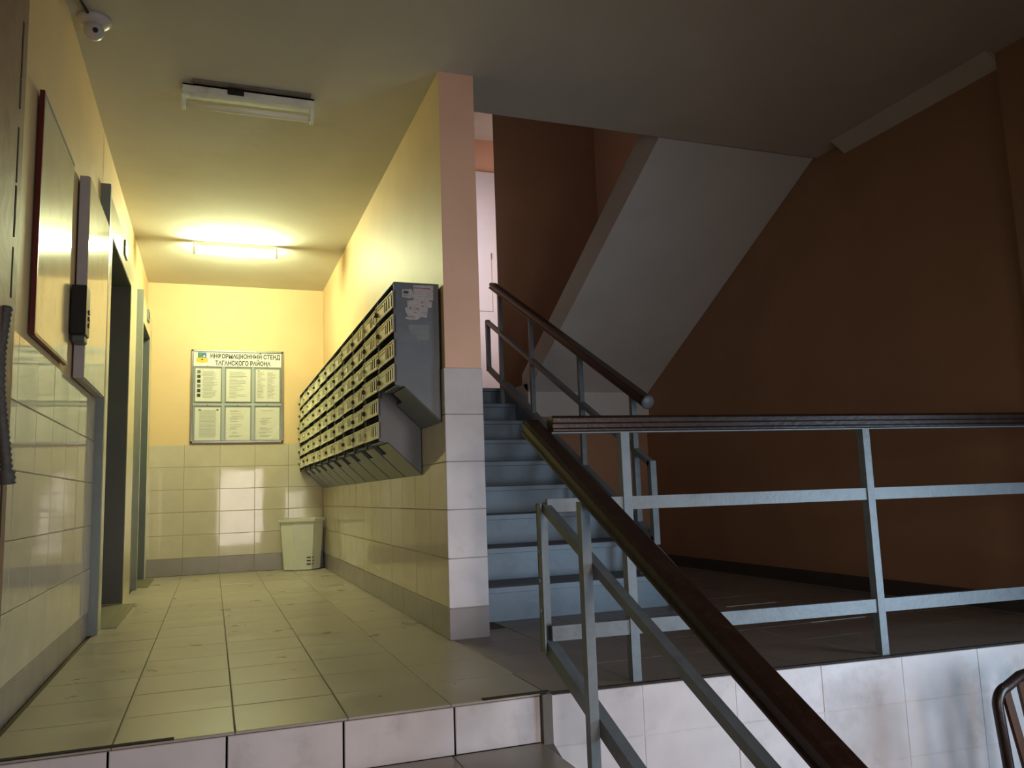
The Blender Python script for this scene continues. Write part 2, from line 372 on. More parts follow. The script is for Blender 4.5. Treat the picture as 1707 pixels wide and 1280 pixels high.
neg = [-v for v in reversed(rg)]
lay(wc, (0.008, 0, 0), (0, -1, 0), (0, 0, 1), neg, zt, M_TILE, 'tile')
lay(wc, (0.008, 0, 0), (0, -1, 0), (0, 0, 1), neg, [0, zt[0]], M_SKIRT, 'skirting_tile')
lay(wc, (0, YP + 0.008, 0), (1, 0, 0), (0, 0, 1), [-0.002, XP + 0.004], zt, M_RTILE, 'tile')
lay(wc, (0, YP + 0.008, 0), (1, 0, 0), (0, 0, 1), [-0.002, XP + 0.004], [0, zt[0]], M_SKIRT, 'skirting_tile')
wr = shell('wall_right', [((XR, -5, ZL), (XR + 0.25, -2.6, 5.3)), ((XR, -1.4, ZL), (XR + 0.25, 6.9, 5.3)), ((XR, -2.6, ZL), (XR + .25, -1.4, -0.5)), ((XR, -2.6, 0.92), (XR + .25, -1.4, 5.3))], M_BROWN, 'terracotta right wall')
structure(MB().prism([(1.563, 4.7, 1.5975), (1.65, 4.88, 1.5975), (XR, 4.88, 1.5975), (XR, 4.7, 1.5975)], (0, 0, 3.48), M_BROWN).build('wall_stairwell'), 'terracotta back wall of the stairwell')
shell('wall_under_stairs', [((1.40, 3.93, 0.0), (XR, 4.05, 1.305))], M_BROWN, 'dark terracotta wall under the half landing')
wp = shell('wall_passage', [((0.19, 6.62, 1.2), (XR, 6.8, 5.3))], M_PIL, 'peach wall at the back of the upper passage')
MB().box((1.2, 6.58, 1.6), (XR, 6.62, 4.64), M_WHITE).build('white_panel', wp)
mk = MB(); mk.box((1.9, 6.576, 2.86), (2.16, 6.581, 2.866), M_INK); mk.box((2.15, 6.578, 2.86), (2.152, 6.581, 3.6), M_PAPER2); mk.box((2.148, 6.576, 3.52), (2.156, 6.581, 3.6), M_INK); mk.build('scratch_mark', wp)
shell('wall_passage_left', [((0.1, 5.72, 1.2), (0.19, 6.8, 2.2)), ((0.1, 5.72, 4.4), (0.19, 6.8, 5.3)), ((0.0, 1.3, H + .25), (0.19, 2.8, 5.3)), ((0.0, 3.8, H + .25), (0.19, 5.72, 5.3)), ((0.0, 2.8, H + .25), (0.19, 3.8, 3.15)), ((0.0, 2.8, 4.35), (0.19, 3.8, 5.3))], M_WHITE, 'left wall of the upper passage beside its window')  # the opening above the flight is cut for the added stairwell light
shell('wall_back', [((XL - .3, -5.05, ZL), (-0.9, -4.9, H)), ((0.0, -5.05, ZL), (0.55, -4.9, H)), ((1.45, -5.05, ZL), (XR + .2, -4.9, H)), ((0.55, -5.05, 1.37), (1.45, -4.9, H)), ((0.55, -5.05, ZL), (1.45, -4.9, -0.53)),
     ((-0.9, -5.05, 1.37), (0.0, -4.9, H)), ((-0.9, -5.05, ZL), (0, -4.9, -0.53))], M_BROWN, 'entrance wall behind the viewer')  # the right-hand opening is cut for the added second source
ce = shell('ceiling', [((XL - .3, -5, H), (XR + .2, YS, H + 0.26)), ((XL - .3, YS, H), (XP, YE + .2, H + 0.26))], M_CEIL, 'whitewashed ceiling slab over hall and landing')
shell('ceiling_stairwell', [((0.0, YS - .2, 5.08), (XR + .2, 6.9, 5.25))], M_CEIL, 'high ceiling over the stairwell')
# cove along the right wall and the pilaster it runs into
structure(MB().prism([(XR, 0.14, H - 0.07), (XR, 0.14, H), (XR - 0.10, 0.14, H)], (0, 1.1, 0), M_CEIL).build('trim_1'), 'plaster cove along ceiling and right wall')
shell('trim_2', [((XR - 0.03, -0.6, ZL), (XR, 0.14, H))], M_BROWN, 'shallow terracotta pilaster on the right wall')
bb = MB(); bb.box((XR - 0.015, 0.14, 0), (XR, 3.93, 0.085), M_BASEB); structure(bb.build('baseboard_right'), 'dark baseboard of the right wall')
bb = MB(); bb.box((1.41, 3.915, 0), (XR - .015, 3.93, 0.085), M_BASEB); structure(bb.build('baseboard_back'), 'dark baseboard under the half landing')
# stained door jamb at the left edge of view
jm = structure(MB().box((XL - 0.008, -0.6, ZL), (XL + 0.035, 0.055, H), M_TRIMP, 0.004).build('trim_3'), 'stained plaster jamb beside the tiled wall')
MB().box((XL - 0.008, 0.06, 0), (XL + 0.022, 0.195, H), M_TRIMP, 0.006).build('jamb_strip', jm)
ck = MB(); zz = H - 0.1; 
while zz > 0.6:
    hh = random.uniform(0.06, 0.22)
    if random.random() < 0.75: ck.box((XL + 0.021, 0.056 + random.uniform(-.004, .002), zz - hh), (XL + 0.036, 0.066 + random.uniform(0, .006), zz), M_DIRT)
    zz -= hh + random.uniform(0, .08)
ck.build('crack', jm)

# ------------------------------------------------------------------ stairs up to the half landing
SR, ST, SY = 0.1775, 0.34, 1.5
sc = thing('staircase', 'blue-grey painted stair flight of nine steps rising behind the pilaster', 'stairs', (0.8, SY, 0))
def inloc(o, p): o.location = -Vector(p); return o
for k in range(9):
    y0, z1 = SY + ST * k, SR * (k + 1)
    mb = MB(); mb.box((XP + 0.012, y0 + 0.012, max(0, z1 - SR - 0.12)), (1.40, y0 + ST + 0.02, z1 - 0.03), M_STEP)
    mb.box((XP + 0.012, y0 + 0.010, z1 - SR + 0.002), (1.40, y0 + 0.03, z1 - 0.03), M_STEP)
    s = inloc(mb.build('step', sc), (0.8, SY, 0))
    mb = MB(); mb.box((XP + 0.012, y0 - 0.012, z1 - 0.032), (1.405, y0 + ST, z1), M_NOSE, 0.006)
    mb.box((XP + 0.012, y0 - 0.0135, z1 - 0.030), (1.405, y0 - 0.011, z1 - 0.003), M_STEP)
    inloc(mb.build('tread', s), (0, 0, 0))
sk = MB(); sk.prism([(1.40, SY - 0.02, 0), (1.40, SY + 0.25, 0), (1.40, 4.22, 1.40), (1.40, 4.22, 1.66), (1.40, 4.05, 1.60), (1.40, SY - 0.02, 0.22)], (0.045, 0, 0), M_STEP)
inloc(sk.build('stringer', sc), (0.8, SY, 0))
hl = thing('half_landing', 'concrete half landing with whitewashed front beam at the stair top', 'landing', (1.5, 5, 1.31))
inloc(MB().box((1.515, 3.874, 1.305), (XR - 0.001, 6.58, 1.5975), M_SOFFIT).build('slab', hl), (1.5, 5, 1.31))
inloc(MB().box((XP + 0.005, 4.22 + 0.36, 1.305), (1.515, 6.58, 1.5975), M_STEP).build('slab', hl), (1.5, 5, 1.31))
uf = thing('upper_flight', 'whitewashed underside of the upper stair flight leaning over the landing', 'stairs', (2, 3, 1.5))
def soff(y): return 1.523 + (3.874 - y) * 0.541
inloc(MB().prism([(1.56, 3.90, 1.6), (1.56, 3.874, 1.523), (1.56, 1.486, soff(1.486)), (1.56, 1.486, soff(1.486) + 0.2), (1.56, 3.90, 1.72)], (XR - 1.562, 0, 0), M_SOFFIT).build('flight_slab', uf), (2, 3, 1.5))
inloc(MB().prism([(1.515, 3.874, 1.518), (1.515, 1.486, soff(1.486) - .005), (1.515, 1.486, soff(1.486) + 0.235), (1.515, 4.0, soff(4.0) + .235), (1.515, 4.0, 1.6)], (0.045, 0, 0), M_SOFFIT).build('stringer', uf), (2, 3, 1.5))

# ------------------------------------------------------------------ railings
def hand_prof(wd, ht):
    a, h = wd / 2, ht
    return [(-a, 0.0), (-a + .003, 0.0), (a - .003, 0), (a, 0.006), (a - 0.006, 0.012), (a - .006, h * .45), (a, h * .55), (a, h - 0.01), (a - 0.012, h), (-a + 0.012, h), (-a, h - 0.01), (-a, h * .55), (-a + 0.006, h * .45), (-a + .006, 0.012), (-a, 0.006)]
def flat(wd, ht): return [(-wd/2, -ht/2), (wd/2, -ht/2), (wd/2, ht/2), (-wd/2, ht/2)]
# railing beside the entry steps
rp = Vector((0.05, -0.34, -0.25))
ra = thing('stair_railing', 'dark wooden handrail on grey posts sloping down beside the entry steps', 'railing', rp)
def rz(y): return 0.812 + 0.508 * y
inloc(MB().bar((0.05, 0.135, rz(0.135)), (0.05, -1.75, rz(-1.75)), hand_prof(0.072, 0.050), M_WOOD).build('handrail', ra), rp)
inloc(MB().bar((0.05, 0.10, rz(0.10) - 0.004), (0.05, -1.75, rz(-1.75) - 0.004), flat(0.04, 0.007), M_RAIL).build('flat_bar', ra), rp)
inloc(MB().bar((0.058, 0.04, 0.615), (0.058, -1.75, 0.615 - 1.79 * 0.455), flat(0.030, 0.028), M_RAIL).build('middle_bar', ra), rp)
def lz(y): return 0.135 + 0.41 * (y - 0.04)
lb = MB(); lb.bar((0.046, 0.045, lz(.045)), (0.046, -1.75, lz(-1.75)), flat(0.006, 0.05), M_RAIL)
lb.bar((0.064, 0.045, lz(.045) + .022), (0.064, -1.75, lz(-1.75) + .022), flat(0.036, 0.006), M_RAIL)
inloc(lb.build('lower_bar', ra), rp)
en = MB(); en.box((0.034, 0.022, 0.12), (0.040, 0.060, 0.625), M_RAIL); en.box((0.034, 0.056, 0.12), (0.074, 0.062, 0.625), M_RAIL)
e = inloc(en.build('end_angle', ra), rp)
for z in (0.26, 0.36, 0.46):
    MB().lathe([(0.008, 0), (0.008, 0.006), (0.004, 0.008)], (0.034, 0.040, z), (-1, 0, 0), M_RAIL, 8).build('bolt', e)
for y in (-0.345, -1.43):
    inloc(MB().box((0.012, y - 0.016, ZL + 0.03 if y < -1 else -0.34), (0.042, y + 0.016, rz(y) - 0.006), M_RAIL).build('post', ra), rp)
# railing along the landing edge
hp = Vector((1.40, -0.06, 0))
rb = thing('landing_railing', 'blue-grey steel railing with dark wooden rail along the landing edge', 'railing', hp)
def ry(x): return 0.03 + K * x
HX0, HX1 = 0.085, 2.655
inloc(MB().bar((HX0, ry(HX0), 0.874), (HX1, ry(HX1), 0.874), hand_prof(0.072, 0.055), M_WOOD, (0, 1, 0)).build('handrail', rb), hp)
inloc(MB().bar((HX0, ry(HX0), 0.869), (HX1, ry(HX1), 0.871), flat(0.036, 0.004), M_RAIL, (0, 1, 0)).build('flat_bar', rb), hp)
inloc(MB().bar((0.06, ry(.06), 0.616), (HX1, ry(HX1), 0.610), flat(0.024, 0.046), M_RAIL, (0, 1, 0)).build('middle_bar', rb), hp)
inloc(MB().bar((0.06, ry(.06), 0.184), (HX1, ry(HX1), 0.184), flat(0.024, 0.050), M_RAIL, (0, 1, 0)).build('lower_bar', rb), hp)
for x in (0.362, 1.40, 2.44):
    y = ry(x); inloc(MB().box((x - 0.017, y - 0.017, 0.0), (x + 0.017, y + 0.017, 0.868), M_RAIL).build('post', rb), hp)
# railing of the flight up
up = Vector((1.3, 1.6, 0.2))
rc = thing('upper_stair_railing', 'dark railing with round-ended handrail rising along the blue-grey flight', 'railing', up)
def uz(y): return 1.125 + 0.5128 * (y - 1.45)
inloc(MB().bar((1.3, 4.10, uz(4.10)), (1.3, 1.46, uz(1.46)), hand_prof(0.075, 0.052), M_WOOD).build('handrail', rc), up)
inloc(MB().lathe([(0.0, -0.014), (0.034, -0.012), (0.042, 0.0), (0.034, 0.010), (0, 0.014)], (1.3, 1.452, uz(1.46) + 0.022), (0, -1, -0.4), M_RAIL, 14).build('handrail_end', rc), up)
def mz(y): return 0.835 + 0.501 * (y - 1.52)
inloc(MB().bar((1.3, 4.27, mz(4.27)), (1.3, 1.45, mz(1.45)), flat(0.036, 0.03), M_RAIL).build('middle_bar', rc), up)
inloc(MB().bar((1.3, 4.27, mz(4.27) - 0.43), (1.3, 1.45, mz(1.45) - 0.43), flat(0.036, 0.04), M_RAIL).build('lower_bar', rc), up)
for y in (1.45, 4.27): inloc(MB().box((1.282, y - 0.02, mz(y) - 0.45), (1.318, y + 0.02, mz(y) + 0.016), M_RAIL).build('end_bar', rc), up)
for y in (1.63, 2.34, 3.22, 3.93):
    k = min(8, int((y - SY) / ST)); inloc(MB().box((1.284, y - 0.016, SR * (k + 1) - 0.002), (1.316, y + 0.016, uz(y) + 0.004), M_RAIL).build('post', rc), up)

# ------------------------------------------------------------------ mailboxes
PITCH_M, YM, DX, ROWP = 0.4125, 1.16, 0.225, 0.12
ROWT = [1.656 - ROWP * k for k in range(6)]
def carcass(rows):
    zb = ROWT[rows-1] - 0.086 - 0.016; z_top = 1.696; W = PITCH_M - 0.004; t = 0.0025
    prof = lambda y: [(-0.0, y, z_top), (-DX, y, z_top), (-DX, y, zb), (-DX + 0.047, y, zb - 0.008), (0.0, y, zb - 0.176)]
    mb = MB()
    for y in (0.0, W - t): mb.prism(prof(y), (0, t, 0), M_BSTEEL)
    mb.box((-DX, 0, z_top - t), (0, W, z_top), M_BSTEEL)
    mb.box((-t, 0, zb - 0.176), (0, W, z_top), M_BDARK)
    for r in range(rows):
        z = ROWT[r] - 0.086
        if r < rows - 1: mb.box((-DX + 0.012, t, z - 0.004), (-t, W - t, z - 0.0025), M_BDARK)
        mb.box((-DX + 0.003, W - 0.026, z - 0.036), (-DX + 0.012, W - 0.002, z + 0.09), M_BDARK)
    bt = MB()
    x1, z1, x0, z0 = -DX + 0.047, zb - 0.008, 0.0, zb - 0.176
    g = 0.022; q = 0.25; xm, zm = x1 + (x0 - x1) * q, z1 + (z0 - z1) * q; dz = -0.006
    bt.prism([(xm, 0.0, zm + dz), (x0, 0.0, z0 + dz), (x0, W - g, z0 + dz), (xm, W - g, zm + dz)], (0, 0, t), M_BSTEEL)
    bt.prism([(x1, 0.0, z1 + dz), (xm, 0.0, zm + dz), (xm, W * 0.62, zm + dz), (x1, W * 0.62, z1 + dz)], (0, 0, t), M_BSTEEL)
    bt.box((-DX + .002, 0.0, zb - 0.008), (x1, W * 0.62, zb - 0.008 + t), M_BSTEEL)
    return mb.mesh('carcass'), bt.mesh('bottom_panel')
C4, B4 = carcass(4); C6, B6 = carcass(6)
def door_mesh():
    W, Hd, t = PITCH_M - 0.016, 0.086, 0.0012; mb = MB(); m = M_CREAM
    sl = [0.028, 0.082, 0.136]; sw = 0.026; z0, z1 = 0.017, Hd - 0.014
    mb.box((0, 0, 0), (-t, W, z0), m); mb.box((0, 0, z1), (-t, W, Hd), m)
    y = 0.0
    for s in sl:
        mb.box((0, y, z0), (-t, s, z1), m); y = s + sw
    mb.box((0, y, z0), (-t, W, z1), m)
    r = 0.006                                   # raised rim and name-plate frame
    mb.box((-t, 0, 0), (-t - r, W, 0.006), m); mb.box((-t, 0, Hd - 0.005), (-t - r * .7, W, Hd), m)
    mb.box((-t, 0, 0), (-t - r, 0.006, Hd), m); mb.box((-t, W - 0.006, 0), (-t - r, W, Hd), m)
    mb.box((-t, 0.19, 0.064), (-t - 0.004, 0.365, 0.069), m); mb.box((-t, 0.19, 0.02), (-t - 0.004, 0.196, 0.069), m)
    return mb.mesh('door')
DOOR = door_mesh()
LOCKD = MB().lathe([(0.013, 0), (0.013, 0.010), (0.009, 0.015), (0.0, 0.015)], (0, 0, 0), (-1, 0, 0), M_LOCK, 10).mesh('lock')
LOCKB = MB().lathe([(0.011, 0), (0.011, 0.010), (0.007, 0.014), (0.0, 0.014)], (0, 0, 0), (-1, 0, 0), M_CHROME, 10).mesh('lock')
ordn = ['', 'second', 'third', 'fourth', 'fifth', 'sixth', 'seventh', 'eighth', 'ninth', 'tenth', 'last']
for c in range(11):
    rows = 4 if c == 0 else 6
    if c == 0: lab = 'four-door mailbox column at the near end with torn stickers on its grey side'
    elif c == 10: lab = 'six-door cream mailbox column at the far end against the end wall'
    elif c == 1: lab = 'six-door cream mailbox column whose bare grey lower side shows, second from near end'
    else: lab = 'six-door cream mailbox column, %s from the near end' % ordn[c]
    rt = thing('mailbox_column', lab, 'mailbox', (-0.002, YM + PITCH_M * c, 0), 'mailbox columns on the corridor wall')
    link('carcass', C4 if rows == 4 else C6, rt)
    link('bottom_panel', B4 if rows == 4 else B6, rt)
    for r in range(rows):
        d = link('door', DOOR, rt); d.location = (-DX + 0.001 + random.uniform(-.003, .001), 0.006, ROWT[r] - 0.086 + random.uniform(-.003, .003))
        d.rotation_euler = (random.uniform(-.010, .010), random.uniform(-.02, .03), random.choice((0, 0, 0, .012, .02, -.006)))
        bright = random.random() < 0.3
        k = link('lock', LOCKB if bright else LOCKD, d); k.location = (-0.004, 0.365, 0.040 + random.uniform(-.004, .004))
    if c == 0:
        hn = MB()
        for r in range(4): hn.box((-DX + 0.004, -0.002, ROWT[r] - 0.088), (-DX + 0.0085, 0.0, ROWT[r] - 0.004), M_BDARK)
        hn.build('hinge', rt)
        def paper(name, pts, m, dy, marks):
            mb = MB(); mb.prism([(x, -dy, z) for x, z in pts], (0, -0.0006, 0), m); o = mb.build(name, rt)
            mk = MB()
            for (x0, z0, x1, z1, mm) in marks: mk.box((x0, -dy - 0.0006, z0), (x1, -dy - 0.0010, z1), mm)
            if marks: mk.build('print', o)
            return o
        paper('sticker', [(-.184, 1.661), (-.135, 1.664), (-.125, 1.622), (-.150, 1.618), (-.183, 1.622)], M_PAPER2, 0.0005,
              [(-.176, 1.640, -.152, 1.653, M_INKD), (-.178, 1.628, -.140, 1.631, M_INK)])
        red = [(-.125 + .0105 * i, 1.668 - .0005 * i + random.uniform(-.001, .001), -.118 + .0105 * i, 1.6735, M_RED) for i in range(8)]
        paper('sticker', [(-.129, 1.684), (-.027, 1.686), (-.028, 1.612), (-.045, 1.612), (-.127, 1.605)], M_PAPER2, 0.0012,
              red + [(-.12, 1.655 - .009 * i, -.04, 1.6563 - .009 * i, M_INK) for i in range(4)])
        s3 = paper('sticker', [(-.160, 1.607), (-.060, 1.611), (-.035, 1.604), (-.036, 1.577), (-.057, 1.574), (-.063, 1.523), (-.090, 1.528), (-.110, 1.512), (-.150, 1.511), (-.173, 1.517), (-.158, 1.534), (-.168, 1.548), (-.172, 1.570), (-.158, 1.573)], M_PAPER2, 0.0018,
              [(-.155, 1.600, -.148, 1.604, M_INK), (-.148, 1.566, -.142, 1.572, M_INKD), (-.088, 1.596, -.083, 1.602, M_INKD), (-.088, 1.579, -.078, 1.583, M_INKD), (-.13, 1.547, -.112, 1.551, M_INK), (-.088, 1.546, -.064, 1.550, M_INK), (-.168, 1.524, -.12, 1.529, M_INK)])
        curve_text('100', 0.017, M_INKD, 'print', s3, (-.112, -.0026, 1.565), (math.pi/2, 0, 0), 0.0001)
        paper('sticker', [(-.153, 1.485), (-.135, 1.487), (-.052, 1.489), (-.054, 1.414), (-.115, 1.413), (-.118, 1.433), (-.140, 1.440), (-.155, 1.466)],
              mat('scraped_sticker_remains', (128, 132, 132), 0.6, var=0.1, scale=80), 0.0005, [])
    if c == 1:
        hn = MB()
        for r in (4, 5): hn.box((-DX + 0.004, -0.002, ROWT[r] - 0.088), (-DX + 0.0085, 0.0, ROWT[r] - 0.004), M_BDARK)
        hn.build('hinge', rt)

# ------------------------------------------------------------------ lifts
def lift(y0, y1, o0, o1, oz, ztop, lab):
    pt = Vector((XL, (y0 + y1) / 2, 0)); t = thing('lift_portal', lab, 'lift', pt)
    xf, xb = XL + 0.035, XL - 0.008
    mb = MB(); mb.box((xb, y0, 0), (xf, y0 + 0.012, ztop), M_LIFTG); mb.box((xf - 0.002, y0 + 0.004, 0), (xf + 0.006, y0 + 0.05, ztop), M_LIFTG)
    inloc(mb.build('edge_frame', t), pt)
    mb = MB(); mb.box((xb, y0 + 0.012, 0), (xf, o0, ztop - .04), M_LIFT); mb.box((xb, o0, oz), (xf, o1, ztop - .04), M_LIFT); mb.box((xb, o1, 0), (xf, y1, ztop - .04), M_LIFT)
    inloc(mb.build('facade_panel', t), pt)
    mb = MB(); mb.box((xb - 0.30, o0 - 0.03, 0), (xf - .004, o0 + 0.004, oz), M_LIFTD); mb.box((xb - 0.30, o1 - 0.004, 0.01), (xf - 0.004, o1 + 0.03, oz), M_LIFTD); mb.box((xb - .30, o0, oz - 0.004), (xf - .004, o1, oz + .02), M_LIFTD)
    inloc(mb.build('jamb', t), pt)
    ym = (o0 + o1) / 2
    for a, b in ((o0 + .004, ym - 0.002), (ym + 0.002, o1 - .004)):
        inloc(MB().box((xb - 0.27, a, 0.012), (xb - 0.25, b, oz - 0.006), M_LIFTG, 0.003).build('door_leaf', t), pt)
    th = MB(); th.box((xb - 0.25, o0 + .004, -0.002), (xf + .08, o1 - .02, 0.006), M_PLATE)
    for i in range(5): th.box((xf + 0.008 + i * 0.014, o0 + .01, 0.006), (xf + 0.013 + i * 0.014, o1 - .03, 0.0085), M_PLATE)
    inloc(th.build('threshold', t), pt)
    return t, pt
t1, p1 = lift(2.235, 4.08, LIFT1[0], LIFT1[1], LIFT1[2], 2.46, 'nearer lift doorway with dark recess and cream metal surround')
t2, p2 = lift(4.59, 5.70, LIFT2[0], LIFT2[1], LIFT2[2], 2.44, 'farther lift doorway with cream surround beside the end wall')
for t, p, y in ((t1, p1, 3.05), (t2, p2, 5.1)):
    mb = MB(); mb.box((XL + 0.035, y, 2.29), (XL + 0.047, y + 0.16, 2.39), M_LIFTG, 0.003); mb.box((XL + 0.047, y + 0.02, 2.31), (XL + 0.0485, y + 0.14, 2.37), M_BLACK)
    inloc(mb.build('floor_indicator', t), p)

# ------------------------------------------------------------------ left wall things
po = thing('glossy_board', 'glossy cream board with a maroon left edge hung on the left wall', 'board', (XL, 0.82, 1.27))
inloc(MB().box((XL, 0.53, 1.275), (XL + 0.014, 1.20, 2.145), M_PANEL, 0.002).build('face', po), (XL, .82, 1.27))
e = MB(); e.box((XL, 0.515, 1.265), (XL + 0.016, 0.53, 2.155), M_MAROON); e.box((XL, 0.53, 1.262), (XL + 0.016, 1.20, 1.275), M_MAROON); e.box((XL, 0.53, 2.145), (XL + 0.016, 1.20, 2.155), M_PANELE)
inloc(e.build('edge_trim', po), (XL, .82, 1.27))
pn = thing('metal_cabinet_door', 'scuffed glossy cream metal cover standing proud before the lift', 'cabinet', (XL, 1.8, 1.25))
inloc(MB().box((XL, 1.45, 1.245), (XL + 0.04, 2.19, 2.20), M_PANELE, 0.003).build('body', pn), (XL, 1.8, 1.25))
inloc(MB().box((XL + 0.040, 1.453, 1.25), (XL + 0.046, 2.187, 2.197), M_PANEL, 0.002).build('cover_sheet', pn), (XL, 1.8, 1.25))
lk = thing('black_lock_box', 'black rectangular box projecting beside the glossy cream cover', 'box', (XL, 1.38, 1.4))
inloc(MB().box((XL, 1.33, 1.425), (XL + 0.062, 1.449, 1.648), M_BLACK, 0.004).build('body', lk), (XL, 1.38, 1.4))
inloc(MB().box((XL + 0.004, 1.345, 1.392), (XL + 0.056, 1.44, 1.425), M_LIFTD, 0.006).build('latch', lk), (XL, 1.38, 1.4))
bt = MB()
for z in (1.47, 1.50, 1.53): bt.box((XL + 0.062, 1.40, z), (XL + 0.067, 1.425, z + .018), M_LIFTD)
inloc(bt.build('button', lk), (XL, 1.38, 1.4))
hs = MB(); pts = []; rr = []
for i in range(64):
    z = 1.24 - 0.5 * i / 63; pts.append((XL + 0.044 - 0.012 * math.sin(i / 14), -0.02 + 0.045 * (i / 63) ** 2, z)); rr.append(0.0125 + (0.0045 if i % 2 else 0) + (0.006 if i > 58 else 0))
hs.tube(pts, rr, M_HOSE, 10)
tag(hs.build('corrugated_hose'), 'dusty corrugated hose hanging on the stained jamb', 'hose')
cab = MB(); cab.tube([(XL + 0.05, 0.55, H - 0.01), (XL + 0.03, 0.72, H - 0.012), (XL + 0.04, 0.9, H - 0.014), (XL + .07, 1.05, H - .012)], 0.007, M_BLACK, 6)
cam_ = thing('security_camera', 'white dome security camera on the ceiling above the left wall', 'camera', (-1.55, 1.10, H))
inloc(MB().lathe([(0.07, 0), (0.068, -0.018), (0.052, -0.032), (0.035, -0.036)], (-1.55, 1.10, H), (0, 0, 1), M_CCTV, 20).build('base', cam_), (-1.55, 1.10, H))
bl = inloc(MB().lathe([(0.042 * math.sin(a), 0.042 * math.cos(a)) for a in [math.pi * i / 10 for i in range(11)]], (-1.55, 1.10, H - 0.058), (0.1, -0.9, -0.5), M_CCTV, 16).build('eyeball', cam_), (-1.55, 1.10, H))
dv = Vector((0.25, -0.9, -0.35)).normalized()
inloc(MB().lathe([(0.011, 0), (0.011, 0.004), (0, 0.005)], Vector((-1.55, 1.10, H - 0.058)) + dv * 0.040, dv, M_BLACK, 12).build('lens', bl), (0, 0, 0))
inloc(cab.build('cable', cam_), (-1.55, 1.10, H))

# ------------------------------------------------------------------ ceiling lamps
def lamp(y, lit, lab):
    p = Vector((-0.885, y, H)); t = thing('fluorescent_lamp', lab, 'ceiling lamp', p)
    x0, x1 = -1.205, -0.555; yt = y + (0.0 if lit else 0.03)
    if not lit:
        base = MB(); base.box((x0 + .05, y - 0.10, H - 0.014), (x1 - .02, y + 0.06, H), M_LAMPG)
        inloc(base.build('mounting_plate', t), p)
        tr = MB(); tr.box((x0, y - 0.070, H - 0.062), (x1, y - 0.066, H - 0.012), M_LAMPW)
        tr.box((x0, y - 0.070, H - 0.024), (x1, y + 0.06, H - 0.014), M_LAMPW)
        inloc(tr.build('reflector', t), p)
        inloc(MB().box((x0 + 0.215, y - 0.080, H - 0.050), (x0 + 0.295, y - 0.068, H - 0.014), M_BLACK, .003).build('ballast', t), p)
    ch = MB(); ch.box((x0, yt - 0.018, H - 0.042), (x1, yt + 0.018, H), M_LAMPW, 0.003)
    inloc(ch.build('channel', t), p)
    tb = MB(); tb.lathe([(0.0185, x0 + 0.014), (0.0185, x1 - 0.014)], (0, yt, H - 0.082), (1, 0, 0), M_LIT if lit else M_TUBE, 14)
    inloc(tb.build('tube', t), p)
    for xa, xb in ((x0 - 0.008, x0 + 0.014), (x1 - 0.014, x1 + 0.008)):
        inloc(MB().box((xa, yt - 0.026, H - 0.104), (xb, yt + 0.026, H), M_LAMPW, 0.003).build('tube_holder', t), p)
    return t
lamp(1.62, False, 'unlit dusty white fluorescent lamp on the nearer ceiling')
lamp(4.28, True, 'glowing fluorescent lamp on the ceiling near the end wall')

# ------------------------------------------------------------------ information board
B = Vector((-0.816, YE, 1.23)); bo = thing('notice_board', 'silver-framed information board with six paper pockets on the end wall', 'notice board', B)
bx0, bx1, bz0, bz1 = -1.245, -0.387, 1.232, 2.14
inloc(MB().box((bx0 + .01, YE - 0.012, bz0 + .01), (bx1 - .01, YE + 0.002, bz1 - .01), M_BOARD).build('back_panel', bo), B)
fr = MB()
for a, b in (((bx0, bz0), (bx1, bz0 + .022)), ((bx0, bz1 - .022), (bx1, bz1)), ((bx0, bz0), (bx0 + .022, bz1)), ((bx1 - .022, bz0), (bx1, bz1))):
    fr.box((a[0], YE - 0.022, a[1]), (b[0], YE + 0.002, b[1]), M_SILVER, 0.004)
inloc(fr.build('frame', bo), B)
HY = YE - 0.0125
inloc(MB().box((bx0 + .02, YE - 0.0124, 1.982), (bx1 - .02, YE - 0.0118, bz1 - .02), M_PAPER).build('header_strip', bo), B)
curve_text('ИНФОРМАЦИОННЫЙ СТЕНД', 0.060, M_INKD, 'heading', bo, Vector((-0.747, HY, 2.078)) - B, (math.pi/2, 0, 0), 0.0006, 0.76, bold=0.0024)
curve_text('ТАГАНСКОГО РАЙОНА', 0.060, M_INKD, 'heading', bo, Vector((-0.770, HY, 2.010)) - B, (math.pi/2, 0, 0), 0.0006, 0.76, bold=0.0024)
em = MB(); y_ = HY
em.prism([(-1.187, y_, 2.112), (-1.147, y_, 2.112), (-1.147, y_, 2.05), (-1.187, y_, 2.05)], (0, -.001, 0), M_GREEN)
em.prism([(-1.147, y_, 2.112), (-1.107, y_, 2.112), (-1.107, y_, 2.05), (-1.147, y_, 2.05)], (0, -.001, 0), M_BLUE)
em.prism([(-1.187, y_ - .001, 2.112), (-1.168, y_ - .001, 2.112), (-1.187, y_ - .001, 2.09)], (0, -.001, 0), M_BLUE)
em.prism([(-1.128, y_ - .001, 2.092), (-1.116, y_ - .001, 2.07), (-1.140, y_ - .001, 2.07)], (0, -.001, 0), M_PAPER)
em.prism([(-1.200, y_ - .001, 2.058), (-1.147, y_ - .001, 2.064), (-1.094, y_ - .001, 2.058), (-1.094, y_ - .001, 2.022), (-1.125, y_ - .001, 2.014), (-1.147, y_ - .001, 2.008), (-1.170, y_ - .001, 2.014), (-1.200, y_ - .001, 2.022)], (0, -.001, 0), M_YEL)
em.box((-1.155, y_ - .0025, 2.038), (-1.139, y_ - .0018, 2.052), M_INKD)
inloc(em.build('emblem', bo), B)
cols = [(-1.205, -0.975), (-0.925, -0.70), (-0.65, -0.425)]; rws = [(1.635, 1.955), (1.258, 1.575)]
rnd = random.Random(3)
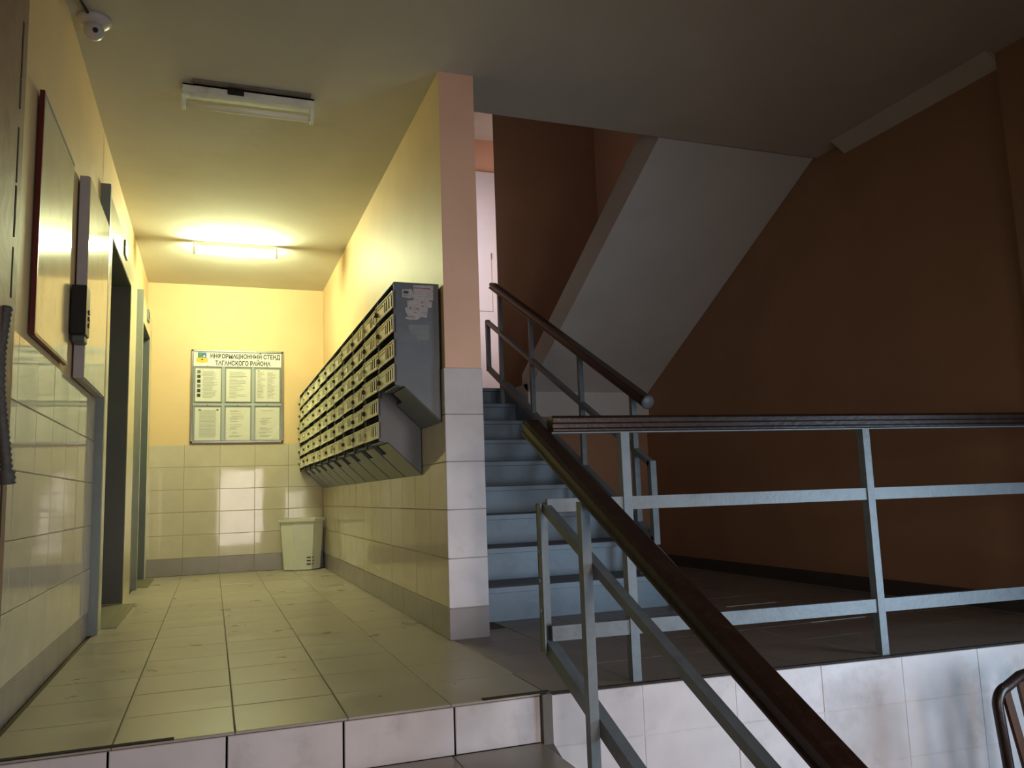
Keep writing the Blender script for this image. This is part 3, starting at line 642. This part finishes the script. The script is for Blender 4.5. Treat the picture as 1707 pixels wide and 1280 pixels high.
for ri, (z0, z1) in enumerate(rws):
    for ci, (x0, x1) in enumerate(cols):
        pk = inloc(MB().box((x0 - .008, HY - 0.008, z0 - .006), (x1 + .008, HY - 0.0065, z1 + .006), M_POCKET).build('pocket', bo), B)
        rim = MB()
        for a, b in (((x0 - .010, z0 - .008), (x1 + .010, z0 - .004)), ((x0 - .01, z0 - .008), (x0 - .006, z1 + .02)), ((x1 + .006, z0 - .008), (x1 + .01, z1 + .02)), ((x0 - .01, z1 + .016), (x1 + .01, z1 + .02))):
            rim.box((a[0], HY - 0.009, a[1]), (b[0], HY, b[1]), M_SILVER)
        inloc(rim.build('pocket_rim', pk), (0, 0, 0))
        pp = inloc(MB().box((x0, HY - 0.003, z0), (x1, HY - 0.001, z1), M_PAPER).build('paper_sheet', bo), B)
        ln = MB(); z = z1 - 0.03
        def line(a, b, zz, h, m): ln.box((a, HY - 0.0038, zz - h / 2), (b, HY - 0.003, zz + h / 2), m)
        while z > z0 + 0.03:
            if (ri, ci) == (0, 0): line(x0 + .055 + rnd.uniform(0, .02), x1 - .03 - rnd.uniform(0, .05), z, .0028, M_INK)
            elif (ri, ci) == (0, 2):
                line(x0 + .015, x0 + .05 + rnd.uniform(0, .04), z, .0028, M_INK); line(x0 + .11, x0 + .14 + rnd.uniform(0, .06), z, .0028, M_INK)
            elif ri == 0: line(x0 + .03, x0 + .08 + rnd.uniform(0, .11), z, .0034, M_INK)
            elif ci == 0: line(x0 + .04, x1 - .035 - rnd.uniform(0, .01), z, .0028, M_INK)
            elif rnd.random() < .55: line(x0 + .03 + rnd.uniform(0, .03), x1 - .05 - rnd.uniform(0, .08), z, .0028, M_INK)
            z -= 0.0105 if not (ri == 0 and ci == 1) else 0.014
        if (ri, ci) == (0, 0):
            for q in range(6): line(x0 + .016, x0 + .046, z1 - .032 - .046 * q, .032, M_INKD if q not in (0, 3) else M_INK)
        if (ri, ci) == (1, 0): line(x0 + .03, x0 + .055, z1 - .022, .014, M_INK); line(x1 - .035, x1 - .018, z1 - .022, .016, M_INKD)
        if (ri, ci) == (0, 2): line(x0 + .02, x0 + .035, z1 - .014, .008, M_INKD)
        g = ln.build('print', pp); g['kind'] = 'stuff'
        inloc(MB().lathe([(0.005, 0), (0.004, 0.003), (0, 0.004)], ((x0 + x1) / 2 - .005, HY, z1 + .026), (0, -1, 0), M_LOCK, 8).build('rivet', bo), B)

# ------------------------------------------------------------------ waste bin
bp_ = Vector((-0.225, 5.545, 0)); bi = thing('waste_bin', 'white tapered plastic waste bin in the corner below the mailboxes', 'bin', bp_)
def octo(sx, sy, z, c=0.32):
    return [(sx*a, sy*b, z) for a, b in ((-1, -1+2*c), (-1+2*c*.8, -1), (1-2*c*.8, -1), (1, -1+2*c), (1, 1-2*c), (1-2*c*.8, 1), (-1+2*c*.8, 1), (-1, 1-2*c))]
mb = MB(); k = mb.mi(M_BIN); prof = [(0.150, 0.110, 0.002), (0.166, 0.122, 0.012), (0.196, 0.140, 0.40), (0.198, 0.142, 0.455), (0.218, 0.156, 0.460), (0.220, 0.158, 0.485), (0.204, 0.146, 0.485), (0.192, 0.136, 0.44), (0.155, 0.115, 0.02)]
R_ = [[mb.bm.verts.new(p) for p in octo(*q)] for q in prof]
for A, Bq in zip(R_, R_[1:]):
    for i in range(8): mb.bm.faces.new((A[i], A[(i+1) % 8], Bq[(i+1) % 8], Bq[i]))
mb.bm.faces.new(R_[0][::-1]); mb.bm.faces.new(R_[-1])
mb.build('body', bi)
for i, z in enumerate((0.055, 0.085, 0.115)):
    s = MB(); y = -(0.123 + (0.140 - 0.122) * z / 0.4) - 0.0012
    s.box((0.035, y - .001, z), (0.072, y + .003, z + 0.011), M_BLACK); s.box((0.086, y - .001, z), (0.098, y + .003, z + 0.011), M_BLACK); s.build('slot', bi)

# ------------------------------------------------------------------ chair by the lower wall
cp = Vector((1.745, -0.62, ZL)); ch = thing('bentwood_chair', 'dark brown bentwood chair at lower right with its back to the tiled wall', 'chair', cp, rotz=0.12)
def hoop(wd, ztop, rad, y0, y1, zb, n=8):
    pts = [(-wd * .97, y0, zb)]
    for i in range(n + 1):
        a = math.pi - (math.pi / 2) * i / n; pts.append((-wd + rad + rad * math.cos(a), y1, ztop - 0.03 - rad + rad * math.sin(a)))
    pts += [(-wd * .3, y1 + .004, ztop - .004), (0, y1 + .006, ztop), (wd * .3, y1 + .004, ztop - .004)]
    for i in range(n + 1):
        a = math.pi / 2 - (math.pi / 2) * i / n; pts.append((wd - rad + rad * math.cos(a), y1, ztop - 0.03 - rad + rad * math.sin(a)))
    pts.append((wd * .97, y0, zb)); return pts
MB().tube(hoop(0.205, 0.905, 0.055, 0.14, 0.20, 0.0), 0.018, M_WOOD, 10).build('back_hoop', ch)
for x0, x1 in ((-0.165, -0.110), (-0.07, -0.045), (0.07, 0.045), (0.165, 0.110)):
    MB().bar((x0, 0.197, 0.885), (x1, 0.152, 0.46), [(-.019, -.006), (.019, -.006), (.019, .006), (-.019, .006)], M_BWOOD).build('back_slat', ch)
MB().lathe([(0.0, 0.445), (0.19, 0.445), (0.205, 0.452), (0.205, 0.465), (0.19, 0.475), (0, 0.468)], (0, -0.02, 0), (0, 0, 1), M_BWOOD, 24).build('seat', ch)
for sx in (-1, 1): MB().tube([(sx * 0.15, -0.15, 0.45), (sx * 0.175, -0.19, 0.0)], [0.017, 0.012], M_WOOD, 8).build('leg', ch)
MB().lathe([(0.150, 0.0), (0.162, 0.0), (0.162, 0.02), (0.150, 0.02)], (0, -0.02, 0.22), (0, 0, 1), M_WOOD, 24).build('stretcher_ring', ch)
